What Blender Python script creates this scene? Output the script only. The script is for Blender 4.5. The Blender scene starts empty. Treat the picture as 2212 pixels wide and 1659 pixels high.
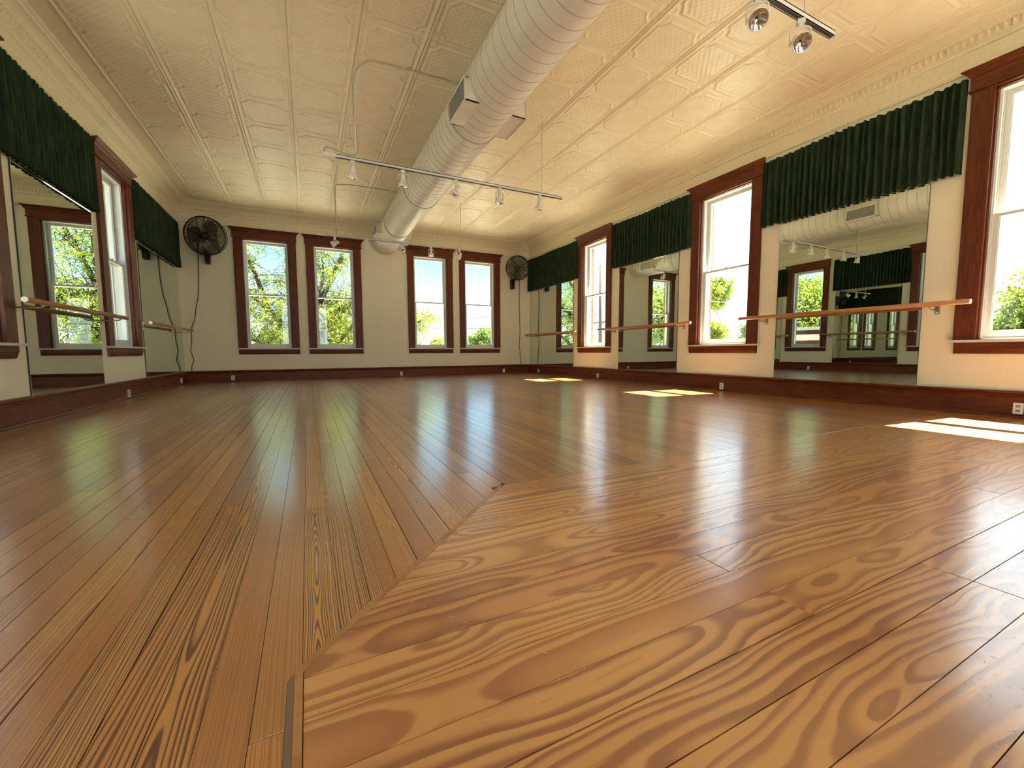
import bpy, math, random
import numpy as np
from mathutils import Matrix, Vector

C = bpy.context.scene
COL = C.collection
random.seed(11)
S = 0.62            # one authoring unit (the camera's height above the floor) in metres
# authoring frame: x right along the back wall, y into the room, z up from the camera's height; floor at z=-1
XL, XR, YB, YF = -3.611, 9.198, 16.865, -4.6
ZF, ZC = -1.0, 4.8
ZST, ZCO, ZIN, ZBB, ZVT, ZVB = 0.137, 4.17, 3.817, -0.612, 4.07, 2.687

# ---------------------------------------------------------------- camera
cam_d = bpy.data.cameras.new('camera')
cam = bpy.data.objects.new('camera', cam_d); COL.objects.link(cam)
cam_d.sensor_width = 36.0; cam_d.sensor_fit = 'HORIZONTAL'
cam_d.lens = 895.633 / 2212 * 36
cam_d.clip_start = 0.02; cam_d.clip_end = 500
r_, u_, f_ = (0.89732, -0.44135, -0.00455), (0.0391, 0.06922, 0.99684), (0.43964, 0.89466, -0.07937)
cam.matrix_world = Matrix(((r_[0], u_[0], -f_[0], 0), (r_[1], u_[1], -f_[1], 0), (r_[2], u_[2], -f_[2], S), (0, 0, 0, 1)))
C.camera = cam

# ---------------------------------------------------------------- sky and sun
w = bpy.data.worlds.new('sky'); C.world = w; w.use_nodes = True
nt = w.node_tree; nt.nodes.clear()
tc = nt.nodes.new('ShaderNodeTexCoord'); sep = nt.nodes.new('ShaderNodeSeparateXYZ')
ramp = nt.nodes.new('ShaderNodeValToRGB'); bg = nt.nodes.new('ShaderNodeBackground'); out = nt.nodes.new('ShaderNodeOutputWorld')
nt.links.new(tc.outputs['Generated'], sep.inputs[0]); nt.links.new(sep.outputs['Z'], ramp.inputs[0])
# the sky is whiter and brighter towards the sun
dt = nt.nodes.new('ShaderNodeVectorMath'); dt.operation = 'DOT_PRODUCT'; dt.inputs[1].default_value = (0.52, -0.038, 0.853)
nm = nt.nodes.new('ShaderNodeVectorMath'); nm.operation = 'NORMALIZE'; nt.links.new(tc.outputs['Generated'], nm.inputs[0]); nt.links.new(nm.outputs[0], dt.inputs[0])
mr = nt.nodes.new('ShaderNodeMapRange'); mr.interpolation_type = 'SMOOTHSTEP'; nt.links.new(dt.outputs['Value'], mr.inputs[0])
mr.inputs[1].default_value = 0.22; mr.inputs[2].default_value = 0.95; mr.inputs[3].default_value = 0.0; mr.inputs[4].default_value = 1.0
ad = nt.nodes.new('ShaderNodeMixRGB'); ad.inputs[2].default_value = (1.30, 1.45, 1.52, 1)
nt.links.new(mr.outputs[0], ad.inputs[0]); nt.links.new(ramp.outputs[0], ad.inputs[1])
nt.links.new(ad.outputs[0], bg.inputs[0]); nt.links.new(bg.outputs[0], out.inputs[0])
e = ramp.color_ramp.elements
e[0].position = 0.0; e[0].color = (0.88, 0.95, 1.0, 1)
e[1].position = 1.0; e[1].color = (0.12, 0.32, 0.62, 1)
for p_, c_ in ((0.07, (0.60, 0.80, 0.92, 1)), (0.2, (0.22, 0.53, 0.78, 1)), (0.5, (0.22, 0.50, 0.80, 1))):
    k = e.new(p_); k.color = c_
bg.inputs[1].default_value = 2.1
sun_d = bpy.data.lights.new('sun', 'SUN'); sun = bpy.data.objects.new('sun', sun_d); COL.objects.link(sun)
sun_d.energy = 70.0; sun_d.color = (1.0, 0.90, 0.70); sun_d.angle = math.radians(0.53)
sun.rotation_euler = Vector((-0.61, 0.045, -1.0)).to_track_quat('-Z', 'Y').to_euler()
C.view_settings.view_transform = 'Standard'; C.view_settings.look = 'None'
C.view_settings.gamma = 1.0; C.view_settings.use_curve_mapping = False
C.view_settings.exposure = 0.45
C.cycles.max_bounces = 10; C.cycles.diffuse_bounces = 6; C.cycles.glossy_bounces = 6
C.cycles.transparent_max_bounces = 24
C.cycles.sample_clamp_indirect = 12

def daylight(x, y, z, rot, power):
    l = bpy.data.lights.new('window_daylight', 'AREA'); l.shape = 'RECTANGLE'; l.size = 1.3 * S; l.size_y = 3.5 * S
    l.energy = power; l.color = (0.78, 0.91, 1.0)
    o = bpy.data.objects.new('window_daylight', l); COL.objects.link(o); o.location = (x * S, y * S, (z + 1) * S); o.rotation_euler = rot
# area lamps added at windows out of view, to brighten the foreground
for x_ in (-1.16, 1.0, 4.6, 6.77): daylight(x_, -5.1, 2.0, (math.radians(90), 0, 0), 16)
daylight(9.75, -3.18, 2.0, (math.radians(90), 0, math.radians(90)), 30)
daylight(-4.15, -2.43, 2.0, (math.radians(90), 0, math.radians(-90)), 14)
daylight(-4.15, 2.385, 2.0, (math.radians(90), 0, math.radians(-90)), 14)

# ---------------------------------------------------------------- materials
def mat(name, col=(0.8, 0.8, 0.8), rough=0.5, metal=0.0, spec=0.5):
    m = bpy.data.materials.new(name); m.use_nodes = True
    b = m.node_tree.nodes['Principled BSDF']
    b.inputs['Base Color'].default_value = (*col, 1); b.inputs['Roughness'].default_value = rough
    b.inputs['Metallic'].default_value = metal; b.inputs['Specular IOR Level'].default_value = spec
    return m
class N:
    """small node-graph helper"""
    def __init__(s, m): s.m = m; s.t = m.node_tree; s.b = s.t.nodes.get('Principled BSDF')
    def n(s, ty, **kw):
        x = s.t.nodes.new('ShaderNode' + ty)
        for k, v in kw.items(): setattr(x, k, v)
        return x
    def put(s, sock, v):
        if isinstance(v, bpy.types.NodeSocket): s.t.links.new(v, sock)
        else: sock.default_value = v
    def math(s, op, a, b=0.0, c=None):
        x = s.n('Math', operation=op); s.put(x.inputs[0], a); s.put(x.inputs[1], b)
        if c is not None: s.put(x.inputs[2], c)
        return x.outputs[0]
    def mix(s, f, a, b, bt='MIX'):
        x = s.n('MixRGB', blend_type=bt); s.put(x.inputs[0], f); s.put(x.inputs[1], a); s.put(x.inputs[2], b)
        return x.outputs[0]
    def noise(s, vec, scale, detail=2.0, rough=0.5):
        x = s.n('TexNoise'); s.put(x.inputs['Vector'], vec); x.inputs['Scale'].default_value = scale
        x.inputs['Detail'].default_value = detail; x.inputs['Roughness'].default_value = rough
        return x.outputs['Fac']
    def comb(s, a, b, c):
        x = s.n('CombineXYZ'); s.put(x.inputs[0], a); s.put(x.inputs[1], b); s.put(x.inputs[2], c); return x.outputs[0]
    def sstep(s, v, a, b):
        x = s.n('MapRange', interpolation_type='SMOOTHSTEP'); s.put(x.inputs[0], v)
        x.inputs[1].default_value = a; x.inputs[2].default_value = b; return x.outputs[0]
    def bump(s, h, strength, dist):
        x = s.n('Bump'); x.inputs['Strength'].default_value = strength; x.inputs['Distance'].default_value = dist
        s.put(x.inputs['Height'], h); s.t.links.new(x.outputs[0], s.b.inputs['Normal'])
def noisy(name, c1, c2, scale, rough, bump=0.0, stretch=(1, 1, 1), detail=3, metal=0, spec=0.5, dist=0.002):
    m = mat(name, c1, rough, metal, spec); g = N(m)
    tcn = g.n('TexCoord'); mp = g.n('Mapping'); mp.inputs['Scale'].default_value = stretch
    g.t.links.new(tcn.outputs['Object'], mp.inputs[0])
    f = g.noise(mp.outputs[0], scale, detail)
    g.t.links.new(g.mix(g.sstep(f, 0.3, 0.7), (*c1, 1), (*c2, 1)), g.b.inputs['Base Color'])
    if bump: g.bump(f, bump, dist)
    return m
M = {}
M['plaster'] = noisy('plaster', (0.775, 0.74, 0.57), (0.75, 0.71, 0.54), 60, 0.75, 0.25, detail=5)
M['ceiling'] = noisy('ceiling_paint', (0.80, 0.715, 0.52), (0.76, 0.67, 0.47), 5, 0.42, 0.05, detail=6, spec=0.4)
M['crown'] = noisy('crown_paint', (0.79, 0.72, 0.51), (0.74, 0.66, 0.45), 30, 0.5, 0.1, detail=4)
M['white'] = noisy('sash_paint', (0.66, 0.67, 0.63), (0.62, 0.63, 0.59), 20, 0.35, 0.02)
M['stool'] = mat('stool_paint', (0.60, 0.57, 0.53), 0.35)
def wood(name, c1, c2, rough, horiz):
    m = mat(name, c1, rough, 0, 0.3); g = N(m); tcn = g.n('TexCoord'); mp = g.n('Mapping')
    mp.inputs['Scale'].default_value = horiz; g.t.links.new(tcn.outputs['Object'], mp.inputs[0])
    f = g.noise(mp.outputs[0], 9, 6, 0.6); f2 = g.noise(mp.outputs[0], 1.3, 2)
    v = g.math('ADD', g.math('MULTIPLY', f, 0.7), g.math('MULTIPLY', f2, 0.3))
    g.t.links.new(g.mix(g.sstep(v, 0.35, 0.65), (*c1, 1), (*c2, 1)), g.b.inputs['Base Color'])
    g.bump(f, 0.08, 0.001)
    return m
M['wood_v'] = wood('mahogany_upright', (0.145, 0.034, 0.008), (0.075, 0.014, 0.004), 0.40, (6, 6, 0.5))
M['wood_h'] = wood('mahogany_level', (0.160, 0.037, 0.008), (0.080, 0.015, 0.004), 0.40, (0.8, 0.8, 7))
M['bar'] = wood('barre_wood', (0.46, 0.23, 0.085), (0.36, 0.165, 0.06), 0.35, (5, 1, 5))
M['bar_end'] = mat('barre_end', (0.75, 0.66, 0.52), 0.4)
M['steel'] = mat('bracket_steel', (0.48, 0.42, 0.34), 0.35, 0.9)
M['chrome'] = mat('chrome', (0.85, 0.85, 0.84), 0.08, 1.0)
M['black'] = mat('black_metal', (0.012, 0.011, 0.012), 0.4, 0.3)
M['wire'] = mat('fan_wire', (0.02, 0.017, 0.015), 0.35, 0.5)
M['blade'] = mat('fan_blade', (0.30, 0.26, 0.19), 0.35, 0.6)
M['cord'] = mat('cord_rubber', (0.05, 0.04, 0.03), 0.5)
M['duct'] = noisy('duct_paint', (0.74, 0.70, 0.62), (0.69, 0.645, 0.56), 8, 0.4, 0.03, detail=5)
M['seam'] = mat('duct_seam', (0.36, 0.29, 0.22), 0.6)
M['grille'] = mat('grille_louver', (0.50, 0.49, 0.45), 0.45)
M['dark'] = mat('dark_void', (0.03, 0.028, 0.025), 0.8)
M['fixture'] = mat('fixture_white', (0.74, 0.70, 0.63), 0.35)
M['fix_dark'] = mat('track_slot', (0.03, 0.025, 0.04), 0.4)
M['conduit'] = mat('conduit_grey', (0.45, 0.40, 0.31), 0.5)
M['outlet'] = mat('outlet_plate', (0.78, 0.76, 0.70), 0.35)
M['outlet_face'] = mat('outlet_face', (0.46, 0.35, 0.22), 0.4)
M['box'] = mat('outlet_box', (0.50, 0.48, 0.44), 0.4, 0.5)
M['reflector'] = mat('lamp_reflector', (0.80, 0.78, 0.74), 0.1, 1.0)
M['subfloor'] = mat('subfloor_dark', (0.035, 0.018, 0.010), 0.8)
M['tape'] = mat('strip_grey', (0.20, 0.12, 0.075), 0.45)
# mirror glass, slightly green
M['mirror'] = mat('mirror_silver', (0.70, 0.77, 0.70), 0.004, 1.0)
M['mirror_edge'] = mat('mirror_edge', (0.03, 0.035, 0.03), 0.3)
# thin window glass
def glass():
    m = bpy.data.materials.new('window_glass'); m.use_nodes = True; t = m.node_tree; t.nodes.clear()
    o = t.nodes.new('ShaderNodeOutputMaterial'); mx = t.nodes.new('ShaderNodeMixShader')
    tr = t.nodes.new('ShaderNodeBsdfTransparent'); gl = t.nodes.new('ShaderNodeBsdfGlossy')
    tr.inputs[0].default_value = (0.98, 0.99, 0.985, 1); gl.inputs['Roughness'].default_value = 0.0
    g = N(m); ge = g.n('NewGeometry'); dt = g.n('VectorMath', operation='DOT_PRODUCT')
    t.links.new(ge.outputs['Normal'], dt.inputs[0]); t.links.new(ge.outputs['Incoming'], dt.inputs[1])
    k = g.math('POWER', g.math('SUBTRACT', 1.0, g.math('ABSOLUTE', dt.outputs['Value'])), 5.0)
    t.links.new(g.math('ADD', g.math('MULTIPLY', k, 0.95), 0.04), mx.inputs[0])
    t.links.new(tr.outputs[0], mx.inputs[1]); t.links.new(gl.outputs[0], mx.inputs[2])
    t.links.new(mx.outputs[0], o.inputs[0]); return m
M['glass'] = glass()
M['lens'] = mat('lamp_lens', (0.9, 0.88, 0.85), 0.03); N(M['lens']).b.inputs['Transmission Weight'].default_value = 1.0
def fabric():
    m = mat('green_curtain', (0.035, 0.065, 0.025), 0.9, 0, 0.2); g = N(m); tcn = g.n('TexCoord')
    mp = g.n('Mapping'); mp.inputs['Scale'].default_value = (3, 3, 0.4); g.t.links.new(tcn.outputs['Object'], mp.inputs[0])
    f = g.noise(mp.outputs[0], 12, 3); f2 = g.noise(tcn.outputs['Object'], 400, 2)
    g.t.links.new(g.mix(g.sstep(f, 0.3, 0.7), (0.011, 0.027, 0.013, 1), (0.030, 0.048, 0.019, 1)), g.b.inputs['Base Color'])
    g.bump(f2, 0.3, 0.001); return m
M['fabric'] = fabric()
def floorwood(name, l1, l2, d1, d2, freq, amp, tone2, contrast, wl=9.0, wob=0.016, soft=0.30, bo=0.0, lk=1.15):
    """plank wood: slices through wandering growth rings. UV = (metres along, metres across); attribute seed = per plank randoms"""
    m = mat(name, l1, 0.2); g = N(m)
    uv = g.n('UVMap'); uv.uv_map = 'UVMap'; sp = g.n('SeparateXYZ'); g.t.links.new(uv.outputs[0], sp.inputs[0])
    at = g.n('Attribute'); at.attribute_name = 'seed'; ss = g.n('SeparateXYZ'); g.t.links.new(at.outputs['Vector'], ss.inputs[0])
    L, U = sp.outputs[0], sp.outputs[1]; s1, s2, s3 = ss.outputs
    off = g.math('MULTIPLY', s1, 83.0)
    Ls = g.math('ADD', L, off)
    na = g.noise(g.comb(g.math('MULTIPLY', Ls, lk), g.math('MULTIPLY', s2, 57.0), 0.0), 1.0, 1.5)
    nb = g.noise(g.comb(g.math('MULTIPLY', Ls, lk * 1.4), g.math('MULTIPLY', s2, 131.0), 9.0), 1.0, 2.2)
    nw = g.noise(g.comb(g.math('MULTIPLY', Ls, wl), g.math('MULTIPLY', U, 26.0), g.math('MULTIPLY', s3, 40.0)), 1.0, 2.5)
    nf = g.noise(g.comb(g.math('MULTIPLY', Ls, 30.0), g.math('MULTIPLY', U, 130.0), off), 1.0, 2.0)
    a = g.math('ADD', g.math('MULTIPLY', g.math('SUBTRACT', na, 0.5), amp), g.math('MULTIPLY', g.math('SUBTRACT', s3, 0.5), amp * 0.9 + bo))
    b = g.math('MULTIPLY', g.math('SUBTRACT', nb, 0.44), amp * 1.5)
    uu = g.math('ADD', g.math('ADD', U, a), g.math('MULTIPLY', g.math('SUBTRACT', nw, 0.5), wob))
    D = g.math('SQRT', g.math('ADD', g.math('MULTIPLY', uu, uu), g.math('ADD', g.math('MULTIPLY', b, b), 0.00002)))
    D = g.math('ADD', D, g.math('MULTIPLY', g.math('SUBTRACT', nf, 0.5), 0.0006))
    fq = g.math('MULTIPLY', g.math('ADD', g.math('MULTIPLY', s2, 0.8), 0.6), freq)
    ring = g.math('MULTIPLY', D, fq)
    rn = g.noise(g.comb(g.math('MULTIPLY', ring, 0.55), s3, off), 1.0, 1.0)
    fr = g.math('FRACT', g.math('ADD', ring, g.math('MULTIPLY', rn, 2.2)))
    late = g.math('MULTIPLY', g.sstep(fr, 0.72 - soft, 0.72), g.math('SUBTRACT', 1.0, g.sstep(fr, 0.86, 1.0)))
    late = g.math('MULTIPLY', late, g.math('ADD', g.math('MULTIPLY', g.math('FRACT', g.math('MULTIPLY', s1, 7.0)), contrast), 1.0 - contrast))
    light = g.mix(s3, (*l1, 1), (*l2, 1)); dark = g.mix(g.math('FRACT', g.math('MULTIPLY', s1, 13.0)), (*d1, 1), (*d2, 1))
    col = g.mix(late, light, dark)
    # tone from plank to plank, fine pores, soft blotches of the old finish
    col = g.mix(g.math('MULTIPLY', g.sstep(s1, 0.35, 0.9), 0.75), col, g.mix(late, (*tone2, 1), dark), 'MIX')
    por = g.noise(g.comb(g.math('MULTIPLY', Ls, 12.0), g.math('MULTIPLY', U, 420.0), s3), 1.0, 2.0)
    col = g.mix(g.math('MULTIPLY', g.sstep(por, 0.55, 0.8), 0.22), col, dark)
    geo = g.n('NewGeometry'); blot = g.noise(geo.outputs['Position'], 1.1, 4, 0.6)
    col = g.mix(g.math('MULTIPLY', g.sstep(blot, 0.4, 0.75), 0.25), col, (d2[0] * 1.6, d2[1] * 1.6, d2[2] * 1.6, 1))
    g.t.links.new(col, g.b.inputs['Base Color'])
    scr = g.noise(geo.outputs['Position'], 22, 5, 0.65)
    g.t.links.new(g.math('ADD', g.math('MULTIPLY', scr, 0.16), 0.09), g.b.inputs['Roughness'])
    wav = g.noise(geo.outputs['Position'], 7.0, 3, 0.5)
    nick = g.noise(geo.outputs['Position'], 90.0, 2, 0.5)
    h = g.math('ADD', g.math('ADD', g.math('MULTIPLY', late, 0.10), g.math('MULTIPLY', wav, 0.5)), g.math('MULTIPLY', g.sstep(nick, 0.64, 0.74), -0.38))
    g.bump(h, 0.30, 0.0022)
    g.b.inputs['Specular IOR Level'].default_value = 1.0
    g.b.inputs['Coat Weight'].default_value = 0.8; g.b.inputs['Coat Roughness'].default_value = 0.33; g.b.inputs['Coat IOR'].default_value = 1.6
    return m
M['plank_cross'] = floorwood('pine_plank_wide', (0.63, 0.320, 0.105), (0.56, 0.265, 0.085), (0.33, 0.112, 0.036), (0.26, 0.085, 0.030), 32, 0.19, (0.52, 0.22, 0.075), 0.25, 3.2, 0.026, 0.46, 0.0, 1.15)
M['plank_depth'] = floorwood('pine_plank_narrow', (0.58, 0.285, 0.075), (0.48, 0.195, 0.055), (0.23, 0.070, 0.020), (0.070, 0.020, 0.008), 175, 0.085, (0.34, 0.125, 0.042), 0.62, 3.0, 0.009, 0.38, 0.20, 0.6)

# ---------------------------------------------------------------- mesh helpers
ORG = {}
class MB:
    def __init__(s): s.v = []; s.f = []; s.sm = []
    def add(s, vs, fs, smooth=False):
        o = len(s.v); s.v += [tuple(q) for q in vs]; s.f += [tuple(i + o for i in f) for f in fs]; s.sm += [smooth] * len(fs); return s
    def box(s, a, b, T=None):
        x0, y0, z0 = a; x1, y1, z1 = b
        vs = [(x, y, z) for z in (z0, z1) for y in (y0, y1) for x in (x0, x1)]
        if T: vs = [T(*q) for q in vs]
        return s.add(vs, [(0, 2, 3, 1), (4, 5, 7, 6), (0, 1, 5, 4), (2, 6, 7, 3), (0, 4, 6, 2), (1, 3, 7, 5)])
    def prism(s, poly, z0, z1, T=None, ch=0.0):
        n = len(poly)
        if ch:
            cx = sum(p[0] for p in poly) / n; cy = sum(p[1] for p in poly) / n
            def ins(p):
                d = math.hypot(p[0] - cx, p[1] - cy) or 1; return (p[0] - (p[0] - cx) / d * ch, p[1] - (p[1] - cy) / d * ch)
            vs = [(x, y, z0) for x, y in poly] + [(x, y, z1 - ch) for x, y in poly] + [(*ins(p), z1) for p in poly]
            fs = [tuple(range(n))[::-1]] + [(i, (i + 1) % n, (i + 1) % n + n, i + n) for i in range(n)] + [(i + n, (i + 1) % n + n, (i + 1) % n + 2 * n, i + 2 * n) for i in range(n)] + [tuple(range(2 * n, 3 * n))]
        else:
            vs = [(x, y, z0) for x, y in poly] + [(x, y, z1) for x, y in poly]
            fs = [tuple(range(n))[::-1]] + [(i, (i + 1) % n, (i + 1) % n + n, i + n) for i in range(n)] + [tuple(range(n, 2 * n))]
        if T: vs = [T(*q) for q in vs]
        return s.add(vs, fs)
    def tube(s, path, r, seg=8, cap=True, smooth=True):
        P = [Vector(p) for p in path]; rs = r if isinstance(r, (list, tuple)) else [r] * len(P)
        vs = []; prev = None
        for i, p in enumerate(P):
            t = (P[min(i + 1, len(P) - 1)] - P[max(i - 1, 0)]).normalized()
            if prev is None:
                a = Vector((0, 0, 1)) if abs(t.z) < 0.9 else Vector((1, 0, 0)); n = t.cross(a).normalized()
            else: n = (prev - t * prev.dot(t)).normalized()
            prev = n; b = t.cross(n)
            for k in range(seg):
                an = 2 * math.pi * k / seg; vs.append(p + (n * math.cos(an) + b * math.sin(an)) * rs[i])
        fs = [(i * seg + k, i * seg + (k + 1) % seg, (i + 1) * seg + (k + 1) % seg, (i + 1) * seg + k) for i in range(len(P) - 1) for k in range(seg)]
        s.add(vs, fs, smooth)
        if cap:
            o = len(s.v) - len(vs)
            s.f += [tuple(range(o, o + seg))[::-1], tuple(range(o + (len(P) - 1) * seg, o + len(P) * seg))]; s.sm += [False, False]
        return s
    def lathe(s, prof, seg=24, T=None, smooth=True):
        """prof: (radius, z) from bottom to top round the z axis"""
        vs = [(r * math.cos(2 * math.pi * k / seg), r * math.sin(2 * math.pi * k / seg), z) for r, z in prof for k in range(seg)]
        if T: vs = [T(*q) for q in vs]
        fs = [(i * seg + k, i * seg + (k + 1) % seg, (i + 1) * seg + (k + 1) % seg, (i + 1) * seg + k) for i in range(len(prof) - 1) for k in range(seg)]
        return s.add(vs, fs, smooth)
    def sweep(s, prof, s0, s1, T, miter=1.0):
        """profile of (d into room, z) run from s0 to s1, mitred at inner corners"""
        n = len(prof)
        vs = [T(s0 + d * miter, -d, z) for d, z in prof] + [T(s1 - d * miter, -d, z) for d, z in prof]
        fs = [(i, (i + 1) % n, (i + 1) % n + n, i + n) for i in range(n)] + [tuple(range(n))[::-1], tuple(range(n, 2 * n))]
        return s.add(vs, fs)
    def build(s, name, m, parent=None, loc=None, attrs=None, fix=True):
        o0 = Vector(ORG[parent.name]) if parent is not None else Vector(loc or (0, 0, 0))
        me = bpy.data.meshes.new(name)
        me.from_pydata([((v[0] - o0.x) * S, (v[1] - o0.y) * S, (v[2] - o0.z) * S) for v in s.v], [], s.f)
        me.polygons.foreach_set('use_smooth', s.sm)
        me.materials.append(m)
        if fix:
            import bmesh
            b = bmesh.new(); b.from_mesh(me); bmesh.ops.recalc_face_normals(b, faces=b.faces); b.to_mesh(me); b.free()
        me.update()
        ob = bpy.data.objects.new(name, me); COL.objects.link(ob)
        ORG[ob.name] = tuple(o0)
        if parent is not None: ob.parent = parent
        else: ob.location = W(o0)
        return ob
def W(p): return (p[0] * S, p[1] * S, (p[2] + 1) * S)
def tag(o, label=None, cat=None, group=None, kind=None):
    if label: o['label'] = label
    if cat: o['category'] = cat
    if group: o['group'] = group
    if kind: o['kind'] = kind
    return o
def empty(name, loc):
    o = bpy.data.objects.new(name, None); COL.objects.link(o); o.location = W(loc); ORG[o.name] = tuple(loc)
    o.empty_display_size = 0.1
    return o
def copy_tree(o, parent=None):
    c = o.copy(); COL.objects.link(c); c.parent = parent; ORG[c.name] = ORG[o.name]
    for ch in list(o.children): copy_tree(ch, c)
    return c
# wall frames: (along s, outward depth d, z) -> room coordinates
TB = lambda s_, d, z: (s_, YB + d, z)
TR = lambda s_, d, z: (XR + d, s_, z)
TL = lambda s_, d, z: (XL - d, s_, z)
TFr = lambda s_, d, z: (s_, YF - d, z)

# ---------------------------------------------------------------- openings
WO, CW = 1.869, 0.244
back_w = [(-2.098, 'b'), (0.072, 'b'), (3.671, 'b'), (5.835, 'b')]
right_w = [13.010 - WO, 7.917 - WO, 2.836 - WO, -2.25 - WO]
left_w = [12.957 - WO, 8.138 - WO, 3.32 - WO, -1.5 - WO]
def wall(name, T, s0, s1, starts, label):
    b = MB(); t = 0.30; zt = ZC + 0.25
    ops = sorted((a + CW - 0.01, a + WO - CW + 0.01) for a in starts); cur = s0
    for a, c in ops:
        b.box((cur, 0, ZF - 0.1), (a, t, zt), T); b.box((a, 0, ZF - 0.1), (c, t, ZST - 0.04), T); b.box((a, 0, ZIN + 0.01), (c, t, zt), T); cur = c
    b.box((cur, 0, ZF - 0.1), (s1, t, zt), T)
    return tag(b.build(name, M['plaster']), label, 'wall', kind='structure')
wall('wall_back', TB, XL - 0.3, XR + 0.3, [a for a, _ in back_w], 'far cream plaster wall with four tall windows')
wall('wall_right', TR, YF - 0.3, YB, right_w, 'sunny cream plaster wall with mirrors between tall windows')
wall('wall_left', TL, YF - 0.3, YB, left_w, 'shaded pale plaster wall at the left side')
wall('wall_front', TFr, XL, XR, [a for a, _ in back_w], 'plain plaster wall behind the viewpoint')
def brickmat():
    m = mat('facade_brick', (0.35, 0.12, 0.07), 0.85); g = N(m); tcn = g.n('TexCoord'); sp = g.n('SeparateXYZ'); g.t.links.new(tcn.outputs['Object'], sp.inputs[0])
    bt = g.n('TexBrick'); g.t.links.new(g.comb(g.math('ADD', sp.outputs[0], sp.outputs[1]), sp.outputs[2], 0.0), bt.inputs['Vector'])
    bt.inputs['Color1'].default_value = (0.20, 0.09, 0.06, 1); bt.inputs['Color2'].default_value = (0.15, 0.06, 0.04, 1); bt.inputs['Mortar'].default_value = (0.25, 0.23, 0.2, 1)
    bt.inputs['Scale'].default_value = 4.5; bt.inputs['Mortar Size'].default_value = 0.015
    g.t.links.new(bt.outputs['Color'], g.b.inputs['Base Color']); return m
M['brick'] = brickmat()
for nm, T, s0, s1, sts, lb in (('wall_outer_back', TB, XL - .65, XR + .65, [a for a, _ in back_w], 'outer red brick face of the far wall'),
                               ('wall_outer_right', TR, YF - .65, YB + .3, right_w, 'outer red brick face of the sunny wall'),
                               ('wall_outer_left', TL, YF - .65, YB + .3, left_w, 'outer red brick face of the shaded wall')):
    b = MB(); cur = s0
    for a in sorted(sts):
        p, q = a + CW - 0.015, a + WO - CW + 0.015
        b.box((cur, .31, -8.4), (p, .50, 5.6), T); b.box((p, .31, -8.4), (q, .50, ZST - .02), T); b.box((p, .31, ZIN - .03), (q, .50, 5.6), T); cur = q
    b.box((cur, .31, -8.4), (s1, .50, 5.6), T)
    tag(b.build(nm, M['brick']), lb, 'wall', kind='structure')

# ---------------------------------------------------------------- ceiling with pressed tin panels
b = MB().box((XL - .3, YF - .3, ZC), (XR + .3, YB + .3, ZC + .25))
ceil = tag(b.build('ceiling', M['ceiling'], loc=(0, 0, ZC)), 'cream painted pressed tin ceiling of square panels', 'ceiling', kind='structure')
PX, PY, X0, Y1 = 0.9683, 0.978, -2.99, 16.42
def panel_mesh(n=56):
    t = (np.arange(n + 1) / n - 0.5)
    u, v = np.meshgrid(t, t, indexing='ij'); au, av = np.abs(u), np.abs(v)
    bead = lambda x, c, w_: np.clip(1 - np.abs(x - c) / w_, 0, 1)
    h = 0.024 * np.clip(1 - np.abs(au - 0.475) / 0.020, 0, 1) ** 0.6            # rails along the room
    h = np.maximum(h, 0.010 * bead(av, 0.488, 0.014))                         # thinner cross rails
    d = np.hypot(au - 0.43, av - 0.43)
    sd = np.maximum(np.maximum(au - 0.385, av - 0.40), 0.165 - d)             # octagon with scooped corners
    h = np.maximum(h, 0.022 * bead(sd, 0.0, 0.022))
    h = np.maximum(h, 0.010 * bead(d, 0.075, 0.020))                          # small corner scroll
    h = np.where(sd < 0, np.maximum(h, 0.005), h)
    k = 9.0
    l1 = np.abs(((u + v) * k) % 1 - .5); l2 = np.abs(((u - v) * k) % 1 - .5)
    lat = np.maximum(np.clip(1 - l1 / 0.16, 0, 1), np.clip(1 - l2 / 0.16, 0, 1))
    h = h + np.where(sd < -0.03, 0.0065 * lat, 0)
    h = np.where((au > 0.493), -0.0, h)
    V = np.stack([u * PX * S, v * PY * S, -(h + 0.003) * S], -1).reshape(-1, 3)
    F = [(i * (n + 1) + j, i * (n + 1) + j + 1, (i + 1) * (n + 1) + j + 1, (i + 1) * (n + 1) + j) for i in range(n) for j in range(n)]
    me = bpy.data.meshes.new('panel'); me.from_pydata(V.tolist(), [], F); me.materials.append(M['ceiling'])
    me.polygons.foreach_set('use_smooth', [True] * len(F)); me.update(); return me
pm = panel_mesh()
for i in range(12):
    for j in range(22):
        cx, cy = X0 + PX * (i + .5), Y1 - PY * (j + .5)
        if cy - PY / 2 < YF + .2: continue
        o = bpy.data.objects.new('panel', pm); COL.objects.link(o); o.parent = ceil
        o.location = (cx * S, cy * S, 0)
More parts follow.
